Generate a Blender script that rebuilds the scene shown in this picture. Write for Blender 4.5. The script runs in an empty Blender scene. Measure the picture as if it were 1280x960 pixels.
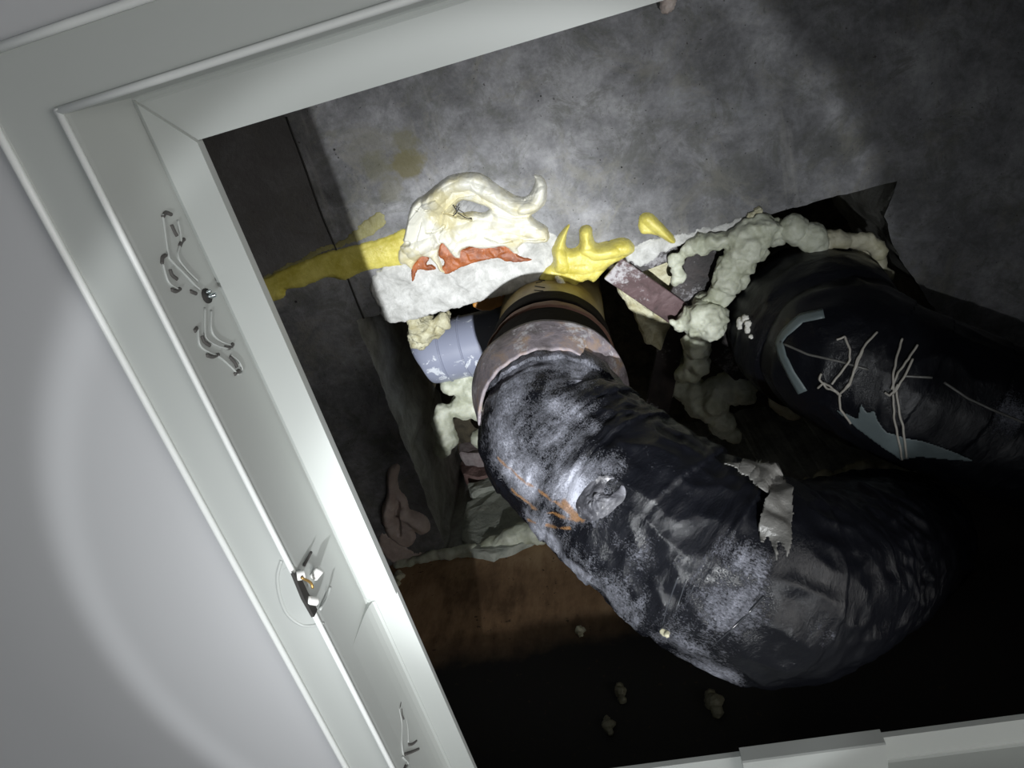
import bpy, bmesh, math, random
import numpy as np
from mathutils import Vector, Matrix, noise
random.seed(7)
C = bpy.context.scene
COL = C.collection
PI = math.pi

# ---------------------------------------------------------------- camera
AX = Vector((0.962, 0.2145, 0.1696)).normalized()      # world X seen in camera axes
AZ = Vector((0.056, 0.451, -0.891)); AZ = (AZ - AX * AZ.dot(AX)).normalized()
AY = AZ.cross(AX)
F = 960.0
cam_d = bpy.data.cameras.new('camera'); cam = bpy.data.objects.new('camera', cam_d); COL.objects.link(cam)
cam_d.sensor_width = 36; cam_d.lens = 27; cam_d.clip_start = 0.01
cam.matrix_world = Matrix(((AX.x, AX.y, AX.z, 0), (AY.x, AY.y, AY.z, 0), (AZ.x, AZ.y, AZ.z, 0), (0, 0, 0, 1)))
C.camera = cam
C.view_settings.view_transform = 'Standard'; C.view_settings.look = 'None'
C.view_settings.gamma = 1; C.view_settings.use_curve_mapping = False
C.view_settings.exposure = 0.0

# ---------------------------------------------------------------- light
WORLD = 0.15
w = bpy.data.worlds.new('world'); C.world = w; w.use_nodes = True
w.node_tree.nodes['Background'].inputs[0].default_value = (0.93, 0.97, 1, 1)
w.node_tree.nodes['Background'].inputs[1].default_value = WORLD

def torch():
    """hand torch held under the hatch: hot core, wide spill ending in a thin bright ring"""
    L = bpy.data.lights.new('torch_beam', 'SPOT'); o = bpy.data.objects.new('torch_beam', L); COL.objects.link(o)
    o.location = (0.03, 0.21, -0.89)
    d = Vector((-0.085, 0.292, 0.45)) - o.location
    o.rotation_euler = d.to_track_quat('-Z', 'Y').to_euler()
    L.energy = 190; L.spot_size = math.radians(80); L.spot_blend = 0.4; L.shadow_soft_size = 0.012
    L.color = (0.95, 0.98, 1.0)
    L.use_nodes = True; nt = L.node_tree; em = nt.nodes['Emission']
    tc = nt.nodes.new('ShaderNodeTexCoord'); sx = nt.nodes.new('ShaderNodeSeparateXYZ')
    nt.links.new(tc.outputs['Normal'], sx.inputs[0])
    def m(op, a, b=None):
        n = nt.nodes.new('ShaderNodeMath'); n.operation = op
        for i, v in enumerate((a, b)):
            if v is None: continue
            if isinstance(v, (int, float)): n.inputs[i].default_value = v
            else: nt.links.new(v, n.inputs[i])
        return n.outputs[0]
    r = m('SQRT', m('ADD', m('MULTIPLY', sx.outputs[0], sx.outputs[0]), m('MULTIPLY', sx.outputs[1], sx.outputs[1])))
    t = m('DIVIDE', r, m('MAXIMUM', m('ABSOLUTE', sx.outputs[2]), 0.01))
    f = m('MULTIPLY', t, 2.12)                       # ramp position = 2 tan(angle)
    cr = nt.nodes.new('ShaderNodeValToRGB'); e = cr.color_ramp.elements
    stops = [(0.0, 1.0), (0.17, .93), (0.23, .66), (0.262, .38), (0.30, .28), (0.38, .185), (0.44, .14), (.462, .135), (.474, .195), (.484, .175), (.497, .05), (0.6, .03), (1.0, .006)]
    e[0].position = 0; e[0].color = (1, 1, 1, 1); e[1].position = 1; e[1].color = (stops[-1][1],) * 3 + (1,)
    for p, v in stops[1:-1]:
        n = e.new(p); n.color = (v, v, v, 1)
    nt.links.new(f, cr.inputs[0]); nt.links.new(m('MULTIPLY', cr.outputs[0], 1.0), em.inputs['Strength'])
torch()
# added fill light, no source known, low on the right, brightening the left soffit
L = bpy.data.lights.new('fill_light', 'AREA'); o = bpy.data.objects.new('fill_light', L); COL.objects.link(o)
L.shape = 'SQUARE'; L.size = .8; L.energy = 9; L.color = (1, .98, .95)
o.location = (1.15, .22, -.55); o.rotation_euler = (Vector((-.35, .42, .8)) - o.location).to_track_quat('-Z', 'Y').to_euler()

# ---------------------------------------------------------------- pixel -> place
def ray(u, v):
    c = Vector((u - 640, 480 - v, -F)); return Vector((AX.dot(c), AY.dot(c), AZ.dot(c)))
def at(u, v, Z=0.8):
    r = ray(u, v); return r * (Z / r.z)
def atX(u, v, X):
    r = ray(u, v); return r * (X / r.x)
def atY(u, v, Y):
    r = ray(u, v); return r * (Y / r.y)

# ---------------------------------------------------------------- helpers
def tag(o, label=None, cat=None, group=None, kind=None):
    if label: o['label'] = label
    if cat: o['category'] = cat
    if group: o['group'] = group
    if kind: o['kind'] = kind
    return o
def empty(name, loc, label, cat, group=None):
    o = bpy.data.objects.new(name, None); COL.objects.link(o); o.location = loc; o.empty_display_size = .02
    tag(o, label, cat, group); return o
def link(name, me, mat, parent=None, smooth=False):
    me.materials.clear(); me.materials.append(mat)
    if smooth: me.polygons.foreach_set('use_smooth', [True] * len(me.polygons))
    o = bpy.data.objects.new(name, me); COL.objects.link(o)
    if parent:
        o.parent = parent; o.matrix_parent_inverse = Matrix.Translation(-parent.location)
    return o
def mesh(name, verts, faces, mat, parent=None, smooth=False):
    me = bpy.data.meshes.new(name); me.from_pydata([tuple(v) for v in verts], [], faces); me.update()
    return link(name, me, mat, parent, smooth)
def frombm(name, bm, mat, parent=None, smooth=False):
    bmesh.ops.recalc_face_normals(bm, faces=bm.faces)
    me = bpy.data.meshes.new(name); bm.to_mesh(me); bm.free()
    return link(name, me, mat, parent, smooth)
def box_bm(lo, hi, bev=0, bm=None):
    bm = bm or bmesh.new()
    r = bmesh.ops.create_cube(bm, size=1); lo = Vector(lo); hi = Vector(hi)
    for v in r['verts']: v.co = Vector([(lo[i] + hi[i]) / 2 + v.co[i] * (hi[i] - lo[i]) for i in range(3)])
    if bev:
        es = list({e for v in r['verts'] for e in v.link_edges})
        bmesh.ops.bevel(bm, geom=es, offset=bev, segments=2, affect='EDGES')
    return bm
def catmull(pts, n):
    pts = [Vector(p) for p in pts]
    P = [pts[0] * 2 - pts[1]] + pts + [pts[-1] * 2 - pts[-2]]
    out = []
    for i in range(n):
        t = i / (n - 1) * (len(pts) - 1); k = min(int(t), len(pts) - 2); t -= k
        a, b, c, d = P[k:k + 4]
        out.append(0.5 * ((2 * b) + (c - a) * t + (2 * a - 5 * b + 4 * c - d) * t * t + (3 * b - a - 3 * c + d) * t ** 3))
    return out
def V3(x, y, z): return Vector((x, y, z))
def sweep(name, pts, radii, ns, nt, mat, parent=None, disp=None, attr=None, caps=True, flat=None, th0=None):
    """round body along a smooth path; disp(s, th, p) in metres; attr(p, s, th) -> vertex attribute 'dust'"""
    path = catmull([Vector(p) for p in pts], ns)
    rr = catmull([Vector((r, 0, 0)) for r in radii], ns)
    tan = [(path[min(i + 1, ns - 1)] - path[max(i - 1, 0)]).normalized() for i in range(ns)]
    n = tan[0].orthogonal().normalized()
    if th0 is not None: n = (th0 - tan[0] * th0.dot(tan[0])).normalized()
    V, UV, A = [], [], []; s = 0
    for i in range(ns):
        if i:
            q = tan[i - 1].rotation_difference(tan[i]); n = q @ n; n = (n - tan[i] * n.dot(tan[i])).normalized()
            s += (path[i] - path[i - 1]).length
        b = tan[i].cross(n)
        for j in range(nt):
            th = 2 * PI * j / nt; d = n * math.cos(th) + b * math.sin(th); r = rr[i].x
            p = path[i] + d * r
            if disp: p = path[i] + d * (r + disp(s, th, p))
            V.append(p); UV.append((th / (2 * PI), s)); A.append(attr(p, s, th) if attr else 0)
    Fc = [(i * nt + j, i * nt + (j + 1) % nt, (i + 1) * nt + (j + 1) % nt, (i + 1) * nt + j) for i in range(ns - 1) for j in range(nt)]
    if caps:
        Fc.append(tuple(range(nt - 1, -1, -1))); Fc.append(tuple((ns - 1) * nt + j for j in range(nt)))
    me = bpy.data.meshes.new(name); me.from_pydata([tuple(v) for v in V], [], Fc); me.update()
    a = me.attributes.new('dust', 'FLOAT', 'POINT'); a.data.foreach_set('value', A)
    a = me.attributes.new('wrap', 'FLOAT_VECTOR', 'POINT')
    a.data.foreach_set('vector', [c for (u, v) in UV for c in (math.cos(u * 2 * PI) * .07, math.sin(u * 2 * PI) * .07, v)])
    return link(name, me, mat, parent, True)
def tube(name, pts, r, mat, parent=None, seg=8, n=None, bm=None, taper=1.0):
    n = n or max(2, len(pts) * 5)
    return sweep(name, pts, [r * (1 + (taper - 1) * i / (len(pts) - 1)) for i in range(len(pts))], n, seg, mat, parent)
def prism(name, pts, d, mat, parent=None, bev=0.0, rough=0.0):
    bm = bmesh.new(); d = Vector(d)
    a = [bm.verts.new(p) for p in pts]; b = [bm.verts.new(Vector(p) + d) for p in pts]
    bm.faces.new(a); bm.faces.new(b[::-1])
    for i in range(len(a)): bm.faces.new((a[i], a[i - 1], b[i - 1], b[i]))
    bmesh.ops.recalc_face_normals(bm, faces=bm.faces)
    if bev: bmesh.ops.bevel(bm, geom=list(bm.edges), offset=bev, segments=1, affect='EDGES')
    if rough:
        bmesh.ops.triangulate(bm, faces=bm.faces)
        bmesh.ops.subdivide_edges(bm, edges=bm.edges, cuts=2, use_grid_fill=True)
        for v in bm.verts: v.co += noise.noise_vector(v.co * 90) * rough + noise.noise_vector(v.co * 35) * rough
    return frombm(name, bm, mat, parent)
def blob(name, balls, mat, parent=None, vox=0.0025, amp=0.003, freq=60, fine=0.0011, smooth=1, squash=None):
    """expanding foam or putty: union of balls, remeshed and roughened"""
    bm = bmesh.new()
    for (p, r) in balls:
        q = bmesh.ops.create_icosphere(bm, subdivisions=2, radius=r)
        for v in q['verts']:
            if squash: v.co = Vector([v.co[i] * squash[i] for i in range(3)])
            v.co += Vector(p)
    me = bpy.data.meshes.new('t'); bm.to_mesh(me); bm.free()
    o = bpy.data.objects.new('t', me); COL.objects.link(o)
    m = o.modifiers.new('r', 'REMESH'); m.mode = 'VOXEL'; m.voxel_size = vox
    m = o.modifiers.new('s', 'SMOOTH'); m.factor = .5; m.iterations = smooth
    dg = bpy.context.evaluated_depsgraph_get(); dg.update()
    out = bpy.data.meshes.new_from_object(o.evaluated_get(dg))
    bpy.data.objects.remove(o); bpy.data.meshes.remove(me); out.name = name
    nn = [v.normal.copy() for v in out.vertices]
    for v, n in zip(out.vertices, nn):
        c = v.co.copy()
        k = 1 - 2 * abs(noise.noise(c * freq))                  # billowy lobes
        k2 = 1 - 2 * abs(noise.noise(c * freq * 2.3 + Vector((3, 7, 1)))); v.co = c + n * (amp * (k - .4) + amp * .45 * (k2 - .4) + fine * noise.noise(c * freq * 5))
    out.update()
    return link(name, out, mat, parent, True)
def beads(poly, r, step=.5, jit=.4, seed=1):
    """balls strung along a polyline of (point, radius)"""
    rnd = random.Random(seed); out = []
    for (a, ra), (b, rb) in zip(poly[:-1], poly[1:]):
        L = (b - a).length; n = max(1, int(L / (step * (ra + rb) / 2)))
        for i in range(n + 1):
            t = i / n; q = ra + (rb - ra) * t
            out.append((a.lerp(b, t) + Vector([rnd.uniform(-1, 1) * jit * q for _ in range(3)]), q * rnd.uniform(.7, 1.25)))
    return out
# numpy fractal value noise on a plane
_lat = np.random.RandomState(3).rand(256, 256)
def vn(x, y):
    xi = np.floor(x).astype(int); yi = np.floor(y).astype(int); fx = x - xi; fy = y - yi
    fx = fx * fx * (3 - 2 * fx); fy = fy * fy * (3 - 2 * fy)
    g = lambda a, b: _lat[a % 256, b % 256]
    return (g(xi, yi) * (1 - fx) + g(xi + 1, yi) * fx) * (1 - fy) + (g(xi, yi + 1) * (1 - fx) + g(xi + 1, yi + 1) * fx) * fy
def fbm(x, y, o=4):
    s = 0; a = .5
    for i in range(o): s = s + a * vn(x * 2 ** i + 17 * i, y * 2 ** i + 5 * i); a /= 2
    return s
def segdist(X, Y, a, b):
    ax, ay = a; bx, by = b; dx, dy = bx - ax, by - ay; L = dx * dx + dy * dy + 1e-12
    t = np.clip(((X - ax) * dx + (Y - ay) * dy) / L, 0, 1)
    return np.hypot(X - ax - t * dx, Y - ay - t * dy), t
def smear(name, poly_px, mat, parent=None, Z=.8, H=.004, edge=.004, strokes=(), flaps=(), hole=None, res=.0009, ntr=None, rough=.001, rf=120, jag=.0015):
    """material spread on the underside of the slab: a height field hanging down from plane Z.
    strokes: (pixel polyline, width m, height m)"""
    def closed(pp):
        q = [Vector((u, v, 0)) for u, v in pp]; n = len(q); out = []
        for i in range(n):
            a, b, c, d = q[i - 1], q[i], q[(i + 1) % n], q[(i + 2) % n]
            for t in (0, .33, .66): out.append(.5 * ((2 * b) + (c - a) * t + (2 * a - 5 * b + 4 * c - d) * t * t + (3 * b - a - 3 * c + d) * t ** 3))
        return [(p.x, p.y) for p in out]
    poly_px = closed(poly_px)
    P = [at(u, v, Z) for u, v in poly_px]; xs = [p.x for p in P]; ys = [p.y for p in P]
    x = np.arange(min(xs) - .006, max(xs) + .006, res); y = np.arange(min(ys) - .006, max(ys) + .006, res)
    X, Y = np.meshgrid(x, y, indexing='ij')
    jx = (fbm(X * 160, Y * 160) - .5) * jag * 3; jy = (fbm(X * 160 + 40, Y * 160) - .5) * jag * 3
    Xj, Yj = X + jx, Y + jy
    inside = np.zeros(X.shape, bool); D = np.full(X.shape, 9.)
    for i in range(len(P)):
        a = (xs[i - 1], ys[i - 1]); b = (xs[i], ys[i]); D = np.minimum(D, segdist(Xj, Yj, a, b)[0])
        c = ((b[1] > Yj) != (a[1] > Yj)) & (Xj < (a[0] - b[0]) * (Yj - b[1]) / (a[1] - b[1] + 1e-12) + b[0]); inside ^= c
    sd = np.where(inside, D, -D)
    if hole:
        Hp = [at(u, v, Z) for u, v in closed(hole)]; hi = np.zeros(X.shape, bool); D = np.full(X.shape, 9.)
        for i in range(len(Hp)):
            a = (Hp[i - 1].x, Hp[i - 1].y); b = (Hp[i].x, Hp[i].y); D = np.minimum(D, segdist(Xj, Yj, a, b)[0])
            hi ^= ((b[1] > Yj) != (a[1] > Yj)) & (Xj < (a[0] - b[0]) * (Yj - b[1]) / (a[1] - b[1] + 1e-12) + b[0])
        sd = np.minimum(sd, np.where(hi, -D, D))
    k = np.clip(sd / edge, 0, 1); k = np.sqrt(k * (2 - k))
    h = H * k + rough * (fbm(X * rf, Y * rf) - .5) * 2 * k
    for (pl, wd, ht) in strokes:
        Q = [at(u, v, Z) for u, v in pl]; d = np.full(X.shape, 9.)
        for a, b in zip(Q[:-1], Q[1:]): d = np.minimum(d, segdist(Xj, Yj, (a.x, a.y), (b.x, b.y))[0])
        h += ht * np.clip(1 - (d / wd) ** 2, 0, 1) ** .8 * k
    for (pl, wd, ht) in flaps:                      # one-sided curls: a crisp edge that dies away to the left of the stroke
        Q = [at(u, v, Z) for u, v in pl]; d = np.full(X.shape, 9.); side = np.zeros(X.shape)
        for a, b in zip(Q[:-1], Q[1:]):
            dd, t = segdist(X, Y, (a.x, a.y), (b.x, b.y)); cr = (b.x - a.x) * (Y - a.y) - (b.y - a.y) * (X - a.x)
            m_ = dd < d; d = np.where(m_, dd, d); side = np.where(m_, cr, side)
        q0, q1 = Q[0], Q[-1]; fade = np.clip(np.minimum(np.hypot(X - q0.x, Y - q0.y), np.hypot(X - q1.x, Y - q1.y)) / .006, 0, 1)
        h += np.where(side > 0, ht * np.exp(-(d / wd) ** 1.3), -.25 * ht * np.exp(-(d / (wd * .5)) ** 2)) * fade * k
    if ntr: h += ntr(X, Y) * k
    keep = sd > -res; h = np.where(sd > 0, h, -.0015)
    idx = -np.ones(X.shape, int); ok = keep; idx[ok] = np.arange(ok.sum())
    V = np.stack([X[ok], Y[ok], Z - h[ok]], 1)
    q = ok[:-1, :-1] & ok[1:, :-1] & ok[1:, 1:] & ok[:-1, 1:]
    Fc = np.stack([idx[:-1, :-1][q], idx[:-1, 1:][q], idx[1:, 1:][q], idx[1:, :-1][q]], 1)
    me = bpy.data.meshes.new(name); me.from_pydata(V.tolist(), [], Fc.tolist()); me.update()
    return link(name, me, mat, parent, True)
def saw(f, o, amp, n=3.0):
    """folded flaps: a noise field cut into terraces whose edges are sharp"""
    def g(X, Y):
        a = fbm(X * f + o, Y * f - o, 3) * n; a = a - np.floor(a); return amp * (np.minimum(a / .85, (1 - a) / .15) - .5)
    return g

# ---------------------------------------------------------------- materials
class NT:
    def __init__(s, name):
        m = bpy.data.materials.new(name); m.use_nodes = True; s.m = m; s.t = m.node_tree
        s.b = s.t.nodes['Principled BSDF']; s.pos = s.n('ShaderNodeNewGeometry').outputs['Position']
    def n(s, k, **p):
        x = s.t.nodes.new(k)
        for a, b in p.items(): setattr(x, a, b)
        return x
    def setv(s, sock, v):
        if hasattr(v, 'default_value') or isinstance(v, bpy.types.NodeSocket): s.t.links.new(v, sock)
        elif isinstance(v, tuple) and len(v) == 3 and sock.type == 'RGBA': sock.default_value = v + (1,)
        else: sock.default_value = v
    def noise(s, scale, detail=6, rough=.6, vec=None, dist=0, sc=None):
        x = s.n('ShaderNodeTexNoise'); x.inputs['Scale'].default_value = scale; x.inputs['Detail'].default_value = detail
        x.inputs['Roughness'].default_value = rough; x.inputs['Distortion'].default_value = dist
        v = vec or s.pos
        if sc:
            m = s.n('ShaderNodeMapping'); m.inputs['Scale'].default_value = sc; s.t.links.new(v, m.inputs[0]); v = m.outputs[0]
        s.t.links.new(v, x.inputs['Vector']); return x.outputs['Fac']
    def ramp(s, fac, stops):
        x = s.n('ShaderNodeValToRGB'); e = x.color_ramp.elements
        while len(e) < len(stops): e.new(.5)
        for i, (p, c) in enumerate(stops):
            e[i].position = p; e[i].color = (c if isinstance(c, tuple) else (c, c, c)) + (1,)
        s.t.links.new(fac, x.inputs[0]); return x.outputs[0]
    def mix(s, f, a, b):
        x = s.n('ShaderNodeMix', data_type='RGBA'); s.setv(x.inputs[0], f); s.setv(x.inputs[6], a); s.setv(x.inputs[7], b); return x.outputs[2]
    def math(s, op, a, b=0.0):
        x = s.n('ShaderNodeMath', operation=op); s.setv(x.inputs[0], a); s.setv(x.inputs[1], b); return x.outputs[0]
    def attr(s, name):
        x = s.n('ShaderNodeAttribute'); x.attribute_name = name; return x
    def spot(s, c, r, warp=.02, wf=40, soft=.35):
        """mask of a stain with its own ragged outline round the point c"""
        x = s.n('ShaderNodeVectorMath', operation='DISTANCE'); s.t.links.new(s.pos, x.inputs[0]); x.inputs[1].default_value = tuple(c)
        d = s.math('ADD', x.outputs['Value'], s.math('MULTIPLY', s.math('SUBTRACT', s.noise(wf, 5), .5), warp * 3))
        return s.ramp(s.math('DIVIDE', d, r), [(max(0, 1 - soft) * .5, 1.0), (.5 * (1 + soft), 0.0)]) if False else s.ramp(s.math('MULTIPLY', s.math('DIVIDE', d, r), .5), [(.5 - soft / 2, 1.0), (.5 + soft / 2, 0.0)])
    def bump(s, h, strength=.5, dist=.002):
        x = s.n('ShaderNodeBump'); x.inputs['Strength'].default_value = strength; x.inputs['Distance'].default_value = dist
        s.t.links.new(h, x.inputs['Height']); s.t.links.new(x.outputs[0], s.b.inputs['Normal'])
    def done(s, col, rough=.6, **k):
        s.setv(s.b.inputs['Base Color'], col); s.setv(s.b.inputs['Roughness'], rough)
        for a, b in k.items(): s.setv(s.b.inputs[a.replace('_', ' ')], b)
        return s.m
def plain(name, col, rough=.5, var=.12, scale=60, bump=.0, **k):
    t = NT(name); f = t.noise(scale, 5)
    c = t.mix(f, tuple(x * (1 - var) for x in col), tuple(min(1, x * (1 + var)) for x in col))
    if bump: t.bump(t.noise(scale * 3, 6), .6, bump)
    return t.done(c, rough, **k)

M = {}
M['frame'] = plain('frame_paint', (.47, .49, .47), .42, .03, 12)
M['bead'] = plain('edge_bead_highlight', (.80, .82, .80), .35, .03, 12)  # highlight along the rounded beads, put into a paler colour than the frame
M['gypsum'] = plain('ceiling_paint', (.53, .535, .545), .6, .03, 6)
M['gap'] = plain('dark_gap', (.03, .028, .026), .8)
M['slit'] = plain('slit', (.09, .085, .08), .7)
M['pin'] = plain('pin_plastic', (.8, .8, .77), .35, .03)
M['chrome'] = plain('screw_metal', (.6, .65, .66), .2, .05, Metallic=1.0)
M['brass'] = plain('brass_clip', (.4, .25, .08), .4, .2, Metallic=.6)

def concrete():
    t = NT('concrete')
    big = t.noise(7, 7, .62); mid = t.noise(28, 8, .7, dist=.4); fine = t.noise(170, 6, .7)
    f = t.math('ADD', t.math('MULTIPLY', big, .5), t.math('ADD', t.math('MULTIPLY', mid, .35), t.math('MULTIPLY', fine, .2)))
    c = t.ramp(f, [(.38, (.085, .085, .088)), (.48, (.16, .16, .166)), (.55, (.24, .24, .25)), (.66, (.40, .40, .41))])
    pale = t.ramp(t.noise(13, 8, .72, dist=1.0), [(.55, 0.0), (.72, .55)]); c = t.mix(pale, c, (.36, .37, .39))
    blot = t.ramp(t.noise(22, 9, .78, dist=.6), [(.50, 0.0), (.60, .6)]); c = t.mix(blot, c, (.125, .127, .112))
    warm = t.ramp(t.noise(15, 9, .8, dist=.8), [(.52, 0.0), (.62, .45)]); c = t.mix(warm, c, (.27, .26, .22))
    pit = t.ramp(t.noise(75, 7, .8, sc=(1, .45, 1)), [(.60, 0.0), (.66, .55)]); c = t.mix(pit, c, (.08, .08, .075))
    scr = t.ramp(t.noise(30, 4, .6, sc=(1, .12, 1)), [(.62, 0.0), (.72, .5)]); c = t.mix(scr, c, (.40, .39, .36))
    specks = t.ramp(t.noise(260, 2, .5), [(.70, 0.0), (.74, .8)]); c = t.mix(specks, c, (.04, .035, .03))
    for (u, v, r, col, k) in [(509, 205, .016, (.17, .15, .06), .75), (507, 178, .012, (.16, .15, .08), .6), (468, 208, .015, (.17, .165, .10), .5), (488, 235, .012, (.19, .18, .12), .5)]:
        q = t.math('MULTIPLY', t.spot(at(u, v), r, .012, 70, .3), k); c = t.mix(q, c, col)
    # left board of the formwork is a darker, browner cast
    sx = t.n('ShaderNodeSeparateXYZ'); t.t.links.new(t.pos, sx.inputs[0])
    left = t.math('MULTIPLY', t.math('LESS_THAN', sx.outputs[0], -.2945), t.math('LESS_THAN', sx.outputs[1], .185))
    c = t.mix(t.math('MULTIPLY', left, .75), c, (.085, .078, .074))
    inner = t.math('GREATER_THAN', sx.outputs[2], .803)          # raw broken faces inside the opening are paler
    c = t.mix(t.math('MULTIPLY', inner, .7), c, t.ramp(mid, [(.38, (.22, .22, .19)), (.6, (.42, .42, .38))]))
    t.bump(t.math('ADD', mid, t.math('MULTIPLY', fine, .5)), .7, .0025)
    return t.done(c, .8)
M['concrete'] = concrete()
def stone(name, a, b, sc=60, bmp=.003, r=.9):
    t = NT(name); f = t.noise(sc, 8, .7, dist=.5); g = t.noise(sc * 4, 5)
    c = t.ramp(f, [(.35, a), (.65, b)]); t.bump(t.math('ADD', f, t.math('MULTIPLY', g, .4)), .9, bmp); return t.done(c, r)
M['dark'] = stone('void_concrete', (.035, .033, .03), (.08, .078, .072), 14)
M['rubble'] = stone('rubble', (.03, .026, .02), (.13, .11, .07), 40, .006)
M['patch'] = stone('rough_mortar', (.36, .36, .34), (.68, .68, .66), 55, .003)
M['stone'] = stone('grey_stone', (.27, .29, .25), (.46, .47, .41), 40)
M['redbrick'] = stone('red_brick', (.15, .08, .07), (.32, .22, .20), 60)
M['pink'] = stone('pink_mortar', (.3, .24, .24), (.45, .4, .4), 60)
M['cream'] = stone('cream_insulation', (.42, .38, .22), (.72, .70, .52), 80, .004)
def brown():
    t = NT('stained_board'); f = t.noise(9, 7, .65, dist=.5); g = t.noise(70, 7, .7, sc=(1, 1, .3))
    c = t.ramp(t.math('ADD', t.math('MULTIPLY', f, .6), t.math('MULTIPLY', g, .4)), [(.38, (.15, .085, .042)), (.5, (.30, .18, .095)), (.62, (.42, .28, .16))])
    # board fades to near black towards its lower edge
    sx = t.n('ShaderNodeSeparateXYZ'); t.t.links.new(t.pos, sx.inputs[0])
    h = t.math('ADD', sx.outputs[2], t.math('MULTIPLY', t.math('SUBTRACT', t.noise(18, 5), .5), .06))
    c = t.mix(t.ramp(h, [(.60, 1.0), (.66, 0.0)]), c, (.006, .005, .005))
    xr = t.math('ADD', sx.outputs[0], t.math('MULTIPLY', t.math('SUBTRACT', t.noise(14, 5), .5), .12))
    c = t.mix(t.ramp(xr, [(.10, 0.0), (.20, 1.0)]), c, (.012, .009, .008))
    s = t.ramp(t.noise(150, 3, .5), [(.68, 0.0), (.73, .8)]); c = t.mix(s, c, (.035, .02, .01))
    t.bump(g, .5, .001); return t.done(c, .75)
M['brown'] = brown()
def foam(name, a, b, ss=.15, rough=.45):
    t = NT(name); f = t.noise(45, 6, .65); g = t.noise(160, 6, .7)
    c = t.ramp(f, [(.38, a), (.62, b)]); t.bump(g, .6, .002)
    return t.done(c, rough, Subsurface_Weight=ss, Subsurface_Radius=(.006, .005, .003))
M['foam'] = foam('cured_foam', (.42, .44, .33), (.64, .66, .55))
M['foam_old'] = foam('aged_foam', (.42, .40, .27), (.56, .54, .42), .1)
M['foam_dark'] = foam('dark_foam', (.10, .095, .06), (.20, .19, .13), .0)  # darker foam colour for the lowest drips
M['yellow'] = foam('yellow_sealant', (.56, .48, .085), (.76, .68, .19), .2, .22)
M['olive'] = foam('thin_yellow_film', (.22, .20, .09), (.30, .28, .12), .0, .4)
def white():
    t = NT('white_sealant'); f = t.noise(20, 4, .6); c = t.ramp(f, [(.38, (.58, .53, .33)), (.52, (.68, .67, .59))])
    t.bump(t.math('ADD', t.noise(60, 6, .65, dist=1.5), t.math('MULTIPLY', t.noise(35, 2, .5, dist=3), 1.5)), .6, .0014)
    return t.done(c, .38, Subsurface_Weight=.06, Subsurface_Radius=(.004, .004, .003))
M['white'] = white()
M['putty'] = foam('pinkish_putty', (.50, .40, .36), (.66, .57, .52), .15, .45)
M['whitechip'] = plain('white_chip', (.75, .74, .68), .7, .1, 90, .001)
def orange():
    t = NT('orange_plastic'); f = t.noise(60, 7, .7)
    c = t.ramp(f, [(.35, (.14, .034, .010)), (.6, (.36, .10, .022))])
    s = t.ramp(t.noise(420, 4, .65), [(.62, 0.0), (.68, .6)]); c = t.mix(s, c, (.55, .36, .28)); t.bump(f, .4, .001)
    return t.done(c, .5)
M['orange'] = orange(); M['amber'] = plain('amber_scrap', (.55, .25, .05), .35, .5, 60, .001)
def tape(name, base=(.006, .0065, .009), dustcol=(.36, .37, .43), rough=.24):
    t = NT(name); wv = t.attr('wrap').outputs['Vector']; d = t.attr('dust').outputs['Fac']
    streak = t.noise(90, 8, .75, vec=wv, sc=(.3, .3, 1)); grain = t.noise(850, 4, .8, vec=wv); blot = t.noise(26, 7, .7, vec=wv, dist=.5)
    mixn = t.math('ADD', t.math('MULTIPLY', streak, .4), t.math('ADD', t.math('MULTIPLY', grain, .38), t.math('MULTIPLY', blot, .3)))
    k = t.math('SUBTRACT', t.math('ADD', mixn, t.math('MULTIPLY', d, .30)), .70)
    f = t.ramp(t.math('MULTIPLY', k, 6.0), [(0, 0.0), (.5, .35), (1, .8)])
    dc = t.ramp(t.noise(45, 5, .7, vec=wv), [(.4, dustcol), (.62, tuple(min(1, x * 1.7) for x in dustcol))])
    c = t.mix(f, base, dc)
    for (u, v, Z, r) in [(640, 596, .64, .012), (660, 640, .62, .010), (668, 652, .60, .012), (716, 640, .5, .006)]:
        pass
    rust = t.attr('rust').outputs['Fac']
    rf = t.ramp(t.math('ADD', rust, t.math('MULTIPLY', t.math('SUBTRACT', grain, .5), .8)), [(.55, 0.0), (.9, .75)]); c = t.mix(rf, c, (.36, .18, .06))
    rr = t.ramp(f, [(0, rough), (.6, .85)])
    t.bump(t.math('ADD', t.noise(130, 7, .72, vec=wv, sc=(.35, .35, 1), dist=.4), t.math('MULTIPLY', f, .8)), .8, .0022)
    return t.done(c, rr, Specular_IOR_Level=.32)
M['tape'] = tape('black_wrap_tape')
M['fold'] = plain('tape_fold', (.03, .032, .037), .2, .3)
M['film'] = plain('clear_film', (.13, .128, .12), .3, .5, 50, .002)
M['greytape'] = plain('grey_tape', (.12, .15, .155), .5, .1, 80, .0005)
def rusty(name, a, b, c2, metal=.0, white=.3):
    t = NT(name); f = t.noise(30, 8, .7, dist=.5); g = t.noise(220, 6, .7)
    c = t.ramp(f, [(.35, a), (.5, b), (.65, c2)])
    s = t.ramp(t.math('ADD', t.math('MULTIPLY', t.noise(24, 5), .6), t.math('MULTIPLY', g, .4)), [(.52, 0.0), (.60, white)]); c = t.mix(s, c, (.55, .54, .56))
    t.bump(t.math('ADD', f, t.math('MULTIPLY', g, .5)), .7, .0015); return t.done(c, .55, Metallic=metal)
M['steel'] = rusty('rusty_steel', (.05, .03, .03), (.10, .06, .062), (.17, .115, .12), white=.75)
M['steel_dark'] = rusty('dark_rusty_steel', (.010, .008, .008), (.022, .016, .016), (.04, .028, .024), white=.45)
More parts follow.
